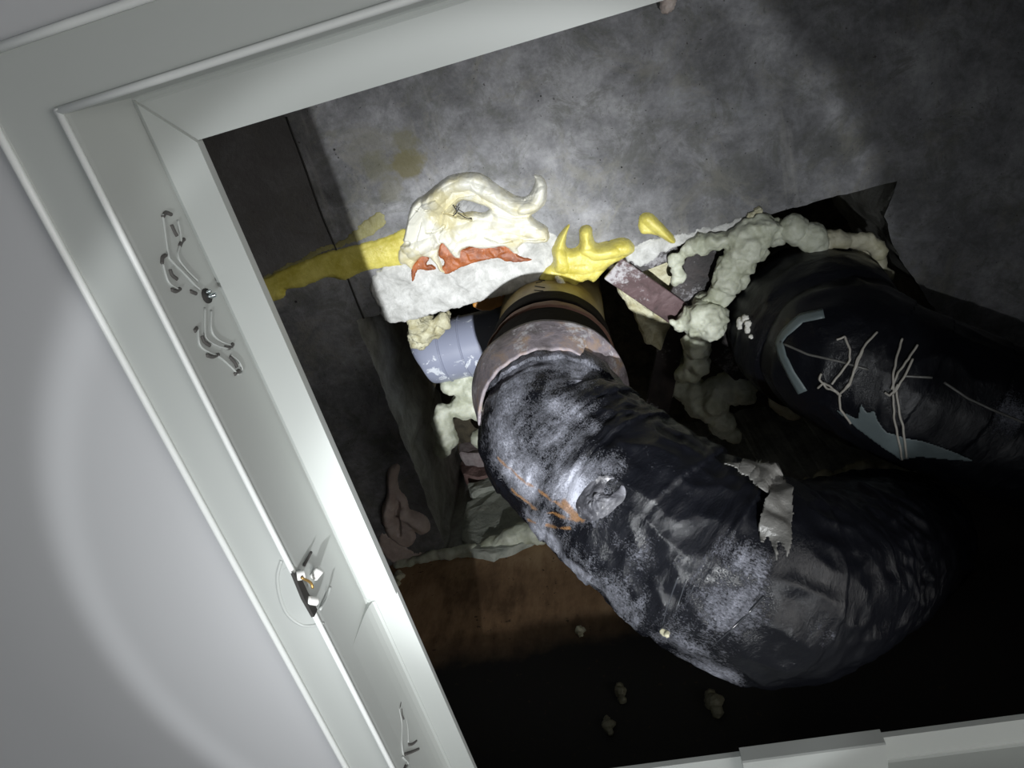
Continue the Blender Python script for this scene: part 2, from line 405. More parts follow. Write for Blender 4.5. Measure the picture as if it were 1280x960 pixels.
M['hub'] = rusty('rusty_hub', (.10, .085, .085), (.24, .21, .23), (.36, .25, .17), white=.85)
M['iron'] = plain('black_iron', (.012, .010, .009), .8, .5, 40, .0012, Specular_IOR_Level=.05)
M['cast'] = stone('ochre_pipe', (.22, .16, .06), (.36, .29, .13), 40, .0006, .45)
M['rustline'] = plain('rust_line', (.20, .10, .07), .7, .4, 120, .001)
def pvc():
    t = NT('grey_pvc'); s = t.ramp(t.noise(55, 6, .7, dist=.6), [(.58, 0.0), (.62, .85)])
    return t.done(t.mix(s, (.27, .29, .38), (.70, .73, .78)), .4)
M['pvc'] = pvc()
M['ink'] = plain('black_ink', (.02, .018, .015), .6)
M['wire'] = plain('wire', (.36, .34, .30), .4, .2, 200)

# ---------------------------------------------------------------- structure: slab with the pipe opening
HX0, HX1, HY0, HY1 = -.303, .312, .258, .600
OX0, OX1, OY0, OY1 = -.95, 1.35, -.60, 1.0
def slab():
    loop = []
    def seg(a, b, n):
        for i in range(n):
            t = i / n; loop.append(Vector((a[0] + (b[0] - a[0]) * t, a[1] + (b[1] - a[1]) * t, 0)))
    seg((HX0, HY0), (.285, .252), 120); seg((.285, .252), (.270, .285), 8); seg((.270, .285), (.280, .33), 10); seg((.280, .33), (.315, .40), 14); seg((.315, .40), (.335, HY1), 30); seg((.335, HY1), (HX0, HY1), 120); seg((HX0, HY1), (HX0, HY0), 60)
    n = len(loop); cx, cy = (HX0 + HX1) / 2, (HY0 + HY1) / 2; V = []; Fc = []
    rows = [('o', 0), ('b', .05), ('b', .012), ('b', 0), ('j', .806), ('j', .83), ('j', .87), ('j', .91), ('j', .96), ('j', 1.01)]
    for k, (kind, val) in enumerate(rows):
        for p in loop:
            d = Vector((p.x - cx, p.y - cy, 0)); nz = noise.noise(Vector((p.x * 45, p.y * 45, val * 45)))
            nz2 = noise.noise(Vector((p.x * 130, p.y * 130, val * 130)))
            if kind == 'o':
                e = min(((OX1 if d.x > 0 else OX0) - cx) / d.x if abs(d.x) > 1e-6 else 99, ((OY1 if d.y > 0 else OY0) - cy) / d.y if abs(d.y) > 1e-6 else 99)
                q = Vector((cx + d.x * e, cy + d.y * e, .8))
            elif kind == 'b':
                q = p + d.normalized() * (val + (.003 * nz + .0015 * nz2)) + Vector((0, 0, .8 + (.0008 * nz if val < .02 else 0)))
            else:
                q = p + d.normalized() * (.003 + .006 * nz + .002 * nz2); q.z = val
            V.append(q)
        if k:
            Fc += [((k - 1) * n + i, k * n + i, k * n + (i + 1) % n, (k - 1) * n + (i + 1) % n) for i in range(n)]
    o = mesh('concrete_slab', V, Fc, M['concrete']); tag(o, kind='structure'); return o
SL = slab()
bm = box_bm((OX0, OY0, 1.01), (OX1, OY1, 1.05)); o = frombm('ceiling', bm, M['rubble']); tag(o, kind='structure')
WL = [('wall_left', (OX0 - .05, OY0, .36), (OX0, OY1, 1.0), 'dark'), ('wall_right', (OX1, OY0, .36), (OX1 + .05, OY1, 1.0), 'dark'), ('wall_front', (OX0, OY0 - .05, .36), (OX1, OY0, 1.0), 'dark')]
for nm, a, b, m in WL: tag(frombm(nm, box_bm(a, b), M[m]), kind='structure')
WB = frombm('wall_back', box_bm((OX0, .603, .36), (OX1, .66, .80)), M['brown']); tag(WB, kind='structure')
# formwork joint line across the soffit
J = [at(358, 146), at(380, 205), at(400, 262), at(414, 296), at(430, 335), at(444, 371), at(455, 398)]
tube('formwork_joint', [p + Vector((0, 0, -.0002)) for p in J], .0012, M['gap'], SL, 5, 30)
# pinholes in the concrete
for (u, v, r) in [(418, 187, .0013), (423, 197, .0008), (420, 193, .0006), (370, 377, .0016), (777, 209, .001), (676, 120, .0009), (673, 126, .0007)]:
    bm = bmesh.new(); bmesh.ops.create_cone(bm, cap_ends=True, segments=8, radius1=r, radius2=r, depth=.001, matrix=Matrix.Translation(at(u, v)))
    frombm('pinhole', bm, M['gap'], SL)

# ---------------------------------------------------------------- structure: lower ceiling board round the hatch
IR = (-.1985, .0150, .3285, .5430)      # inner edge of the ledge, z .406
LR = (-.2231, -.0139, .3531, .5690)     # lip
OR = (-.2560, -.0448, .3860, .6020)     # outer bead
def rect(t):
    a, b, k = (IR, LR, t) if t <= 1 else (LR, OR, t - 1)
    return [a[i] + (b[i] - a[i]) * k for i in range(4)]
bm = bmesh.new()
x0, y0, x1, y1 = rect(1.75); X0, Y0, X1, Y1 = -2.2, -1.8, 2.4, 2.4
for a, b in (((X0, Y0, .3485), (X1, y0, .3595)), ((X0, y1, .3485), (X1, Y1, .3595)), ((X0, y0, .3485), (x0, y1, .3595)), ((x1, y0, .3485), (X1, y1, .3595))): box_bm(a, b, 0, bm)
tag(frombm('ceiling_board', bm, M['gypsum']), kind='structure')

# ---------------------------------------------------------------- access hatch frame
FR = empty('hatch_frame', (.065, .279, .347), 'off-white metal frame of the square ceiling access hatch, open', 'hatch')
prof = [(0, .4060), (0, .4105), (1.07, .4105), (1.07, .3485), (2.05, .3485), (2.05, .3465), (2.03, .3448), (2.0, .3442), (1.965, .3448), (1.94, .3466),
        (1.10, .3470), (1.075, .3450), (1.045, .3441), (1.01, .3447), (.985, .3465), (.975, .349), (.975, .4035), (.94, .4052), (.88, .4047), (.84, .4058)]
def rail(side, name, prof=prof, mat=M['frame'], label=None, clip=None):
    V = []; n = len(prof)
    for (t, z) in prof:
        a, b, c, d = rect(t)
        e = {'left': ((a, b), (a, d)), 'top': ((a, b), (c, b)), 'right': ((c, b), (c, d)), 'bottom': ((a, d), (c, d))}[side]
        if clip and side == 'left': e = ((a, max(b, clip[0])), (a, min(d, clip[1])))
        if clip and side == 'bottom': e = ((max(a, clip[0]), d), (min(c, clip[1]), d))
        V += [Vector((*e[0], z)), Vector((*e[1], z))]
    Fc = [(2 * i, 2 * ((i + 1) % n), 2 * ((i + 1) % n) + 1, 2 * i + 1) for i in range(n)] + [tuple(2 * i for i in range(n)), tuple(2 * i + 1 for i in reversed(range(n)))]
    bm = bmesh.new(); vs = [bm.verts.new(v) for v in V]; [bm.faces.new([vs[i] for i in f]) for f in Fc]
    o = frombm(name, bm, mat, FR)
    if label: o['label'] = label
    return o
RL = rail('left', 'side_rail', label='slotted rail with latch, lit by the torch'); rail('top', 'side_rail'); rail('right', 'side_rail'); rail('bottom', 'side_rail')
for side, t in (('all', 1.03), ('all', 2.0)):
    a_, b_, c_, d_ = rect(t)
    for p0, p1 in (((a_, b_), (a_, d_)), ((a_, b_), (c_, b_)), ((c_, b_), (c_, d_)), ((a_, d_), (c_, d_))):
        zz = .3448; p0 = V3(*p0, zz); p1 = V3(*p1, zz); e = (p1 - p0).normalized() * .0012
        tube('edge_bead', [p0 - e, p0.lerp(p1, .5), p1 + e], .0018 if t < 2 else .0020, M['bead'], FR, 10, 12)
# overlapping cover section on the nearer half of the left rail
cov = [(-.03, .4022), (-.03, .4085), (-.008, .4085), (-.008, .4056), (.80, .4056), (.93, .4048), (.95, .4035), (.86, .4022)]
rail('left', 'rail_cover', cov, clip=(-1, .328), label='overlapping strip with a square end')
rail('left', 'rail_step', [(.985, .358), (.985, .409), (.70, .409), (.72, .4054), (.80, .4048), (.86, .4010), (.90, .396), (.93, .388), (.962, .372)], clip=(.333, .5645))
# overlapping joint plate on the far rail
xa, xb = .0, .098
pl = [(-.13, .3975), (-.15, .399), (-.15, .4105), (-.05, .4125), (-.05, .412), (-.01, .4055), (.97, .4045), (.97, .36), (.93, .36), (.93, .3975)]
rail('bottom', 'joint_plate', pl, clip=(at(925, 940, .402).x, at(1104, 915, .402).x), label='overlapping joint plate standing proud')

# pressed slots on the left rail's upright web
WX = -.2222
def onweb(pts, dx=0.0008): return [atX(u, v, WX) + Vector((dx, 0, 0)) for (u, v) in pts]
def slotset(pairs, ridges):
    for pts in ridges: tube('pressed_ridge', onweb(pts, .0002), .0007, M['frame'], RL, 6, len(pts) * 6)
    for pts in pairs: tube('slot', onweb(pts, .0000), .0011, M['slit'], RL, 6, len(pts) * 5)
slotset([[(203, 272), (207, 266), (214, 268)], [(214, 281), (218, 290), (221, 295)], [(224, 308), (227, 302), (230, 299)], [(202, 330), (203, 322), (207, 319)],
         [(212, 337), (215, 344), (221, 349)], [(214, 362), (220, 364), (225, 361)], [(238, 364), (245, 367)], [(252, 420), (255, 427), (262, 432)],
         [(258, 444), (266, 446), (273, 443)], [(281, 434), (287, 435), (291, 430)], [(287, 446), (293, 453), (296, 459)], [(246, 410), (243, 414)], [(299, 463), (293, 468)]],
        [[(203, 268), (206, 290), (210, 318), (214, 326), (230, 342), (243, 356), (250, 362)],
         [(222, 275), (226, 300), (222, 320), (232, 336), (248, 352)],
         [(203, 330), (210, 352), (222, 362)], [(256, 385), (256, 410), (258, 424), (276, 434), (290, 436)],
         [(247, 408), (249, 430), (260, 440), (275, 447), (290, 460), (297, 468), (303, 464), (298, 452), (288, 444)], [(264, 388), (264, 412), (272, 424), (288, 432)]])
slotset([[(500, 878), (499, 884)], [(501, 886), (502, 894), (504, 899)], [(510, 931), (515, 930), (520, 926)], [(506, 943), (514, 940), (523, 936)], [(507, 957), (505, 962)]],
        [[(498, 885), (502, 905), (502, 930), (504, 945)], [(505, 888), (509, 910), (510, 928)], [(503, 946), (510, 955), (505, 965)]])
# the fixing screw
p = atX(258, 370, WX)
sc = sweep('screw_hole', [p + Vector((-.001, 0, 0)), p + Vector((.001, .0, 0))], [.0042, .0042], 3, 12, M['gap'], RL)
tube('screw', [p + Vector((.0, .0005, 0)), p + Vector((.005, .0008, .001))], .0015, M['chrome'], RL, 10, 4)
tube('screw', [p + Vector((.001, -.002, -.001)), p + Vector((.004, -.0025, -.0005))], .0009, M['chrome'], RL, 8, 4)
# latch with push pins in a pressed recess
lt = atX(388, 735, WX)
bm = bmesh.new(); pts = [atX(u, v, WX + .0008) for (u, v) in [(367, 716), (374, 717), (386, 742), (397, 762), (393, 771), (380, 748)]]
LT = prism('latch', pts, (-.002, 0, 0), M['gap'], RL); LT['label'] = 'push latch with white pins'
def pin(a, b, r, m=M['pin']): tube('push_pin', [a, a.lerp(b, .5), b], r, m, LT, 10, 8)
pin(atX(371, 720, WX), atX(381, 718, WX + .004), .0030); pin(atX(392, 722, WX + .001), atX(400, 712, WX + .006), .0028); pin(atX(384, 750, WX), atX(396, 752, WX + .003), .0026)
tube('clip', [atX(377, 722, WX + .004), atX(388, 728, WX + .004), atX(391, 735, WX + .004)], .0009, M['brass'], LT, 6, 10)
tube('clip', [atX(413, 733, WX + .003), atX(409, 747, WX + .002), atX(400, 762, WX + .001)], .0008, M['frame'], LT, 6, 10)
tube('clip', [atX(389, 690, WX + .002), atX(380, 707, WX + .001)], .0009, M['slit'], LT, 6, 6)
q = [at(u, v, .3470) for (u, v) in [(352, 700), (347, 720), (350, 745), (360, 768), (378, 781), (396, 781), (404, 778)]]
tube('pressed_rim', q, .0012, M['frame'], RL, 8, 40)
prism('rim_plate', [at(u, v, .3468) for (u, v) in [(362, 708), (352, 712), (350, 740), (362, 765), (380, 778), (400, 776)]], (0, 0, .001), M['frame'], RL)

# ---------------------------------------------------------------- main wrapped drain pipe
MP = empty('drain_pipe', (-.09, .322, .66), 'large black tape-wrapped drain pipe bending down through the middle, dusty with a rusty collar', 'pipe')
cx, cy = -.09, .322
def V3(x, y, z): return Vector((x, y, z))
sweep('riser', [V3(cx, cy, 1.02), V3(cx, cy, .9), V3(cx, cy, .72)], [.060, .060, .060], 20, 72, M['cast'], MP)
def ring(nm, z0, z1, r, m, amp=.0006, cc=(cx, cy), par=MP):
    k = .0015
    return sweep(nm, [V3(cc[0], cc[1], z1), V3(cc[0], cc[1], z1 - k), V3(cc[0], cc[1], (z0 + z1) / 2), V3(cc[0], cc[1], z0 + k), V3(cc[0], cc[1], z0)],
                 [r - k * 1.5, r, r, r, r - k * 1.5], 14, 120, m, par, disp=lambda s, th, p: amp * noise.noise(p * 70))
ring('coupling_band', .724, .750, .0635, M['iron']); ring('coupling_sleeve', .706, .722, .0630, M['rustline'], .0008); ring('rust_ring', .699, .706, .0665, M['rustline'], .0014)
ring('coupling_band', .655, .6985, .0650, M['iron'])
def hubdisp(s, th, p): return .0015 * noise.noise(p * 30) + .0008 * noise.noise(p * 120)
# rusty collar with a ragged lower edge
nT, nR = 200, 14; V = []; Fc = []
for j in range(nT):
    th = 2 * PI * j / nT; px = math.cos(th); py = math.sin(th)
    low = .604 + .006 * noise.noise(V3(px * 2.2, py * 2.2, 3)) + .004 * noise.noise(V3(px * 9, py * 9, 1)) + .03 * max(0, px) ** 1.5 * (py > -.75) - .012 * max(0, -px)
    for i in range(nR):
        q_ = i / (nR - 1); z = .648 + (low - .648) * q_; r = .0745 - .0118 * q_ ** 1.2 + .0012 * noise.noise(V3(px * 3, py * 3, z * 40)) - (.005 if i == 0 else 0)
        V.append(V3(cx + r * px, cy + r * py, z))
    r = .0605; V.append(V3(cx + r * px, cy + r * py, low + .003))
n = nR + 1
for j in range(nT):
    for i in range(nR): Fc.append((j * n + i, ((j + 1) % nT) * n + i, ((j + 1) % nT) * n + i + 1, j * n + i + 1))
o = mesh('pipe_collar', V, Fc, M['hub'], MP, True); o['label'] = 'rusty grey collar with a torn lower edge'
def wrapdisp(s, th, p):
    ph = (s / .048 + th / (2 * PI) + .15 * noise.noise(p * 8)) % 1
    d = .0022 * ph - .001
    d += .0035 * noise.noise(p * 16) + .0012 * noise.noise(V3(p.x * 60, p.y * 60, s * 160))
    d += .0016 * (1 - abs(noise.noise(V3(math.cos(th) * 4, math.sin(th) * 4, s * 45))) * 3)
    k = max(0, min(1, (s - .28) / .1)); d += k * .0015 * (1 - 3 * abs(noise.noise(V3(p.x * 22 + 5, p.y * 22, p.z * 60))))
    return d
mp = [V3(cx, cy, .665), V3(cx, cy + .002, .635), V3(cx + .003, cy + .006, .610), at(700, 548, .585), at(748, 595, .552), at(810, 640, .518), at(872, 685, .496), at(930, 716, .485), at(985, 724, .500), at(1035, 708, .545), at(1080, 690, .60), at(1120, 675, .67)]
mr = [.0570, .0600, .0655, .0705, .073, .076, .080, .081, .079, .076, .074, .072]
TW = sweep('tape_wrap', mp, mr, 430, 260, M['tape'], MP, disp=wrapdisp)
me = TW.data; a = me.attributes.new('rust', 'FLOAT', 'POINT')
from mathutils.bvhtree import BVHTree
def hitter(o):
    m_ = o.data; bv = BVHTree.FromPolygons([v.co for v in m_.vertices], [tuple(p.vertices) for p in m_.polygons])
    def hit(u, v):
        h = bv.ray_cast(Vector((0, 0, 0)), ray(u, v).normalized()); return (h[0], h[1]) if h[0] else (None, None)
    hit.near = lambda p: bv.find_nearest(p)[:2]
    return hit
hitM = hitter(TW)
# plaster dust settled on the wrap in patches: (pixel aimed at, radius, amount)
dz = [(640, 470, .055, .80), (700, 455, .045, .75), (630, 540, .045, .85), (690, 530, .055, .70), (655, 600, .030, 1.0), (720, 610, .035, 1.05), (755, 590, .025, .7), (680, 665, .035, .95), (720, 710, .045, .75), (775, 760, .050, .66),
      (790, 690, .030, .45), (850, 800, .050, .62), (905, 760, .035, .66), (930, 700, .024, .68), (885, 835, .035, .62), (1030, 790, .022, .5), (820, 600, .05, .30), (840, 700, .03, .3)]
dz = [(hitM(u, v)[0], r, a_) for u, v, r, a_ in dz]; dz = [q for q in dz if q[0]]
me.attributes['dust'].data.foreach_set('value', [min(1.25, max(a_ * math.exp(-((v.co - c_).length / r) ** 2) for c_, r, a_ in dz) * 1.15) for v in me.vertices])
me.attributes  # keep the handle alive
a = me.attributes['rust']
# rust trickles: thin streaks on the left flank of the wrap
streaks = [([(622, 572), (650, 598), (680, 618), (712, 640)], .0022), ([(640, 612), (665, 634), (700, 645), (722, 650)], .0026), ([(660, 650), (690, 658), (712, 660)], .0024), ([(705, 628), (716, 642), (728, 648)], .0045)]
sk = []
for pl_, wd in streaks:
    q = [hitM(u, v)[0] for u, v in pl_]; q = [p for p in q if p]
    if len(q) > 1: sk.append((q, wd))
rs = []
for v in me.vertices:
    m = 0
    if v.co.x < .03 and .42 < v.co.z < .7:
        for q, wd in sk:
            for a0, b0 in zip(q[:-1], q[1:]):
                d = b0 - a0; t = max(0, min(1, (v.co - a0).dot(d) / d.length_squared)); dd = (v.co - a0 - d * t).length / wd
                if dd < 4: m = max(m, math.exp(-dd * dd))
    rs.append(m)
a.data.foreach_set('value', rs)

def onto(hit, poly, off=.001, sub=3):
    """pixel polyline laid onto a surface"""
    out = []
    for (a0, b0) in zip(poly[:-1], poly[1:]):
        for i in range(sub):
            t = i / sub; p, n = hit(a0[0] + (b0[0] - a0[0]) * t, a0[1] + (b0[1] - a0[1]) * t)
            if p: out.append(p + n * off)
    p, n = hit(*poly[-1])
    if p: out.append(p + n * off)
    return out
def patch(name, hit, poly, mat, parent, off=.002, step=2, wav=.0, thick=.0008):
    """a thin sheet lying on a surface inside a pixel outline, with real thickness"""
    us = [p[0] for p in poly]; vs = [p[1] for p in poly]; G = {}; V = []; Fc = []
    def ins(u, v):
        c = False
        for i in range(len(poly)):
            (x1, y1), (x2, y2) = poly[i - 1], poly[i]
            if (y1 > v) != (y2 > v) and u < (x1 - x2) * (v - y2) / (y1 - y2) + x2: c = not c
        return c
    for i in range(int((max(us) - min(us)) / step) + 1):
        for j in range(int((max(vs) - min(vs)) / step) + 1):
            u, v = min(us) + i * step, min(vs) + j * step
            if ins(u, v):
                p, n = hit(u, v)
                if p:
                    G[i, j] = len(V); V.append(p + n * (off + wav * (.5 + noise.noise(p * 60)) ))
    for (i, j) in G:
        k = [(i, j), (i + 1, j), (i + 1, j + 1), (i, j + 1)]
        if all(q in G for q in k): Fc.append([G[q] for q in k])
    if not Fc: return None
    o = mesh(name, V, Fc, mat, parent, True)
    m = o.modifiers.new('t', 'SOLIDIFY'); m.thickness = thick; m.offset = 0
    return o
# knob of hardened tape with a hollow, folds and loose film on the wrap
def crater():
    p, n = hitM(750, 622); V = []; Fc = []; n = n.normalized()
    ax = (hitM(778, 606)[0] - hitM(722, 640)[0]).normalized(); ax = (ax - n * ax.dot(n)).normalized(); ay = n.cross(ax); R_, Q = 22, 56
    for i in range(R_):
        r = i / (R_ - 1)
        for j in range(Q):
            th = 2 * PI * j / Q; e = r * (1 + .25 * noise.noise(V3(math.cos(th) * 1.5, math.sin(th) * 1.5, 0)))
            lx, ly = math.cos(th) * e, math.sin(th) * e
            h = .0075 * max(0, 1 - e) ** 1.3 - .0085 * math.exp(-(((lx - .42) / .30) ** 2 + ((ly - .1) / .26) ** 2)) + .0035 * math.exp(-(((lx - .75) / .16) ** 2 + (ly / .5) ** 2)) * (1 - r) * 2 + (.003 * noise.noise(V3(lx * 3, ly * 3, 4)) + .0018 * noise.noise(V3(lx * 9, ly * 9, 4))) * (1 - r)
            b_, nn = hitM.near(p + ax * lx * .026 + ay * ly * .016); V.append(b_ + nn * (h - .0004 + (.0 if r < 1 else -.002)))
    for i in range(R_ - 1):
        for j in range(Q): Fc.append((i * Q + j, i * Q + (j + 1) % Q, (i + 1) * Q + (j + 1) % Q, (i + 1) * Q + j))
    o = mesh('tape_knot', V, Fc, M['knot'], MP, True); o['label'] = 'crusty raised knot with a hollow in the tape'
M['knot'] = rusty('crusted_tape', (.015, .015, .018), (.06, .06, .07), (.25, .25, .28), white=.8)
crater()
for pts, r in [([(848, 720), (835, 755), (824, 795)], .0009), ([(858, 724), (846, 760), (838, 790)], .0008), ([(868, 730), (856, 758)], .0008), ([(955, 745), (930, 772), (905, 795), (885, 812)], .0013)]:
    q = onto(hitM, pts, -.0002)
    if len(q) > 2: tube('tape_fold', q, r, M['fold'], MP, 6, len(q) * 3, taper=.3)
for poly in [[(900, 586), (935, 582), (966, 592), (984, 615), (990, 645), (984, 676), (976, 700), (971, 678), (965, 704), (958, 672), (950, 684), (946, 648), (956, 622), (930, 602)], [(700, 655), (720, 648), (730, 640), (725, 652), (712, 662)]][:1]:
    o = patch('loose_film', hitM, poly, M['film'], MP, .003, 1.6, .006)
    if o: o['label'] = 'loose grey flap of film'

# stamped marks on the ochre riser
for k, (u0, v0, u1, v1) in enumerate([(667, 368, 680, 366), (668, 363, 679, 364), (669, 358, 681, 360), (670, 354, 678, 352), (674, 350, 681, 351)]):
    h = hitter(bpy.data.objects['riser']) if k == 0 else h
    q = onto(h, [(u0, v0), (u1, v1)], .0002, 2)
    if len(q) > 1: tube('stamped_mark', q, .0007, M['ink'], MP, 5, 5)

# ---------------------------------------------------------------- right pipe
RP = empty('drain_pipe', (.184, .381, .70), 'dark tape-wrapped drain pipe on the right, with grey tape strips and twisted wire ties', 'pipe')
def dust2(p, s=0, th=0): return .05 + .6 * math.exp(-((p - at(990, 420, .74)).length / .025) ** 2) + .5 * math.exp(-((p - at(975, 470, .73)).length / .02) ** 2) + .7 * math.exp(-((p - at(1262, 520, .62)).length / .03) ** 2)
def d2(s, th, p):
    ph = (s / .05 + th / (2 * PI)) % 1
    return .0015 * ph + .003 * noise.noise(p * 18) + .0012 * (1 - 3 * abs(noise.noise(V3(p.x * 30, p.y * 30, p.z * 50))))
o = sweep('collar', [V3(.184, .385, .865), V3(.184, .383, .82), V3(.186, .385, .775), V3(.190, .392, .745)], [.078, .084, .086, .078], 60, 140, M['tape'], RP, disp=d2, attr=dust2)
hitC = hitter(o)
RW = sweep('tape_wrap', [V3(.186, .388, .80), V3(.192, .394, .755), at(1050, 440, .722), at(1110, 474, .700), at(1180, 500, .685), at(1290, 540, .67), at(1450, 590, .65)], [.066, .070, .074, .075, .074, .072, .072], 260, 180, M['tape'], RP, disp=d2, attr=dust2)
hitR = hitter(RW)
def strip(parent, hit, poly, wd, mat, name, off=.0012):
    q = onto(hit, poly, off, 5); V = []; Fc = []
    for i, p in enumerate(q):
        t = (q[min(i + 1, len(q) - 1)] - q[max(i - 1, 0)]).normalized(); n = hit.near(p)[1]; b = t.cross(n).normalized()
        for k in (-1, -.33, .33, 1):
            pp, nn = hit.near(p + b * wd * k / 2); V.append(pp + nn * off)
    for i in range(len(q) - 1):
        for k in range(3): Fc.append((i * 4 + k, i * 4 + k + 1, i * 4 + k + 5, i * 4 + k + 4))
    o = mesh(name, V, Fc, mat, parent, True); m = o.modifiers.new('t', 'SOLIDIFY'); m.thickness = .0008; m.offset = 0; return o
for pl_, wd in [([(1030, 392), (1002, 398), (982, 416), (974, 428), (980, 448), (990, 468), (1004, 490)], .011)]:
    o = strip(RP, hitR, pl_, wd, M['greytape'], 'tape_strip'); o['label'] = 'pale grey tape strip bent round the wrap'
o = patch('torn_tape', hitR, [(1040, 508), (1060, 516), (1072, 522), (1076, 502), (1084, 514), (1094, 512), (1098, 524), (1108, 538), (1130, 545), (1156, 550), (1190, 562), (1222, 576), (1190, 574), (1150, 570), (1126, 574), (1100, 556), (1070, 534)], M['greytape'], RP, .0015, 1.4)
if o: o['label'] = 'torn grey tape along the underside'
for pl_ in [[(980, 430), (1010, 443), (1050, 452), (1085, 462)], [(1130, 470), (1165, 472)], [(1180, 478), (1210, 498), (1240, 512), (1279, 528)]]:
    q = onto(hitR, pl_, .0001); 
    if len(q) > 2: tube('tape_fold', q, .0012, M['film'], RP, 6, len(q) * 3)
def tie(lines, label):
    e = None
    bm = bmesh.new(); first = None
    for pl_ in lines:
        q = onto(hitR, pl_, .0022, 4)
        if len(q) < 3: continue
        q = [p + noise.noise_vector(p * 200) * .0006 for p in q]
        o = tube('wire_tie' if first is None else 'wire_strand', q, .0011, M['wire'], RP, 6, len(q) * 3)
        if first is None: first = o; o['label'] = label
        else: o.parent = first; o.matrix_parent_inverse = Matrix.Identity(4)
tie([[(1024, 484), (1030, 478), (1038, 482), (1050, 492), (1056, 486), (1066, 468), (1072, 448), (1082, 430), (1096, 416)],
     [(1046, 425), (1056, 422), (1062, 436), (1063, 450), (1052, 466), (1040, 480)], [(1050, 492), (1051, 510), (1064, 528)],
     [(1027, 466), (1026, 474), (1034, 484), (1044, 488), (1052, 494)], [(1052, 490), (1062, 480), (1070, 458), (1078, 438)]], 'thin wire tie with two curled ends')
tie([[(1117, 492), (1116, 470), (1120, 446), (1126, 424)], [(1114, 486), (1122, 466), (1134, 450), (1146, 432)], [(1118, 490), (1128, 474), (1140, 450)],
     [(1116, 492), (1118, 520), (1124, 550), (1128, 572)], [(1120, 488), (1124, 515), (1130, 545), (1134, 570)], [(1106, 490), (1112, 494), (1118, 488), (1122, 480)]], 'wire tie knotted in the middle with doubled strands')

# ---------------------------------------------------------------- other pipe and steel in the opening
PV = empty('pipe_fitting', (-.226, .362, .92), 'grey plastic pipe fitting with white splashes, left of the big pipe', 'pipe')
c = V3(-.215, .365, .915)
PA = [c + V3(-.062, .002, .0), c + V3(-.055, .001, 0), c + V3(-.02, 0, 0), c + V3(.02, 0, 0), c + V3(.055, 0, 0)]
sweep('pipe_body', PA, [.028, .038, .040, .040, .040], 30, 64, M['pvc'], PV)
for x in (-.032, -.004): sweep('rim', [c + V3(x, 0, 0), c + V3(x + .0012, 0, 0), c + V3(x + .003, 0, 0)], [.040, .0418, .040], 6, 64, M['pvc'], PV)

def bar(pix, Z0, Z1, wpx, mat, label, th=.005):
    (u0, v0), (u1, v1) = pix; a0, b0 = at(u0, v0, Z0), at(u1, v1, Z1); d = (b0 - a0).normalized(); s = V3(0, 0, 1).cross(d).normalized()
    wd = wpx / F * .85 * .5
    pts = [a0 - s * wd, b0 - s * wd, b0 + s * wd, a0 + s * wd]
    o = prism('steel_strap', pts, V3(0, 0, th), mat, None, .0008); tag(o, label, 'strap', 'flat steel straps in the slab opening'); return o
bar([(766, 336), (850, 394)], .793, .812, 33, M['steel'], 'rusty purplish steel strap dusted white, right of the yellow sealant blob')
bar([(785, 337), (848, 312)], .806, .806, 20, M['steel_dark'], 'short brown steel strap along the slab edge above the dusty strap')
bar([(893, 296), (846, 396)], .815, .815, 42, M['steel_dark'], 'near-black speckled steel strap crossing upright under the foam')
bar([(848, 385), (812, 560)], .84, .84, 34, M['steel_dark'], 'dark steel strap running down from the strap crossing')
bar([(880, 412), (975, 500)], .83, .83, 44, M['steel_dark'], 'dark wide steel strap slanting down to the right pipe')
bar([(905, 405), (985, 470)], .86, .86, 12, M['steel'], 'narrow greyish steel strap behind the wide slanting one')

def roughblock(name, poly, Z, d, mat, label, cat, rough=.004):
    o = prism(name, [at(u, v, Z) for u, v in poly], (0, 0, d), mat, None, .002, rough); tag(o, label, cat); return o
roughblock('insulation_chunk', [(770, 352), (800, 380), (818, 392), (838, 402), (828, 436), (806, 432), (800, 412), (790, 396), (776, 372)], .835, .03, M['cream'], 'pale crumbling insulation chunk below the dusty strap', 'insulation')
roughblock('insulation_chunk', [(796, 328), (838, 326), (852, 350), (838, 378), (806, 352)], .838, .02, M['cream'], 'yellowish insulation piece wedged between the crossing straps', 'insulation')
roughblock('insulation_chunk', [(895, 370), (925, 372), (935, 430), (972, 470), (1000, 510), (980, 522), (930, 480), (900, 430)], .875, .03, M['cream'], 'cream insulation strip showing left of the right pipe', 'insulation')

# masonry pieces showing in the left end of the opening
def facestone(name, poly, mat, label, Y=.590, d=.03, rough=.003):
    o = prism(name, [atY(u, v, Y) for u, v in poly], (0, d, 0), mat, None, .002, rough); tag(o, label, 'stone'); return o
facestone('stone', [(583, 628), (600, 612), (640, 604), (672, 600), (672, 668), (640, 686), (612, 694), (586, 688), (576, 664)], M['stone'], 'large flat grey stone in the left of the opening, above the foam bead', .592)
facestone('stone', [(584, 606), (612, 594), (660, 590), (664, 602), (632, 606), (600, 612), (588, 618)], M['stone'], 'thin grey stone wedged between the brick and the large stone', .585, .03)
facestone('brick', [(572, 576), (612, 570), (640, 572), (640, 590), (606, 596), (580, 594)], M['redbrick'], 'dark reddish brick end beside the big pipe', .582, .03)
facestone('stone', [(574, 524), (600, 516), (622, 520), (624, 560), (602, 568), (574, 566)], M['pink'], 'pinkish mortar lump above the reddish brick', .56, .03)

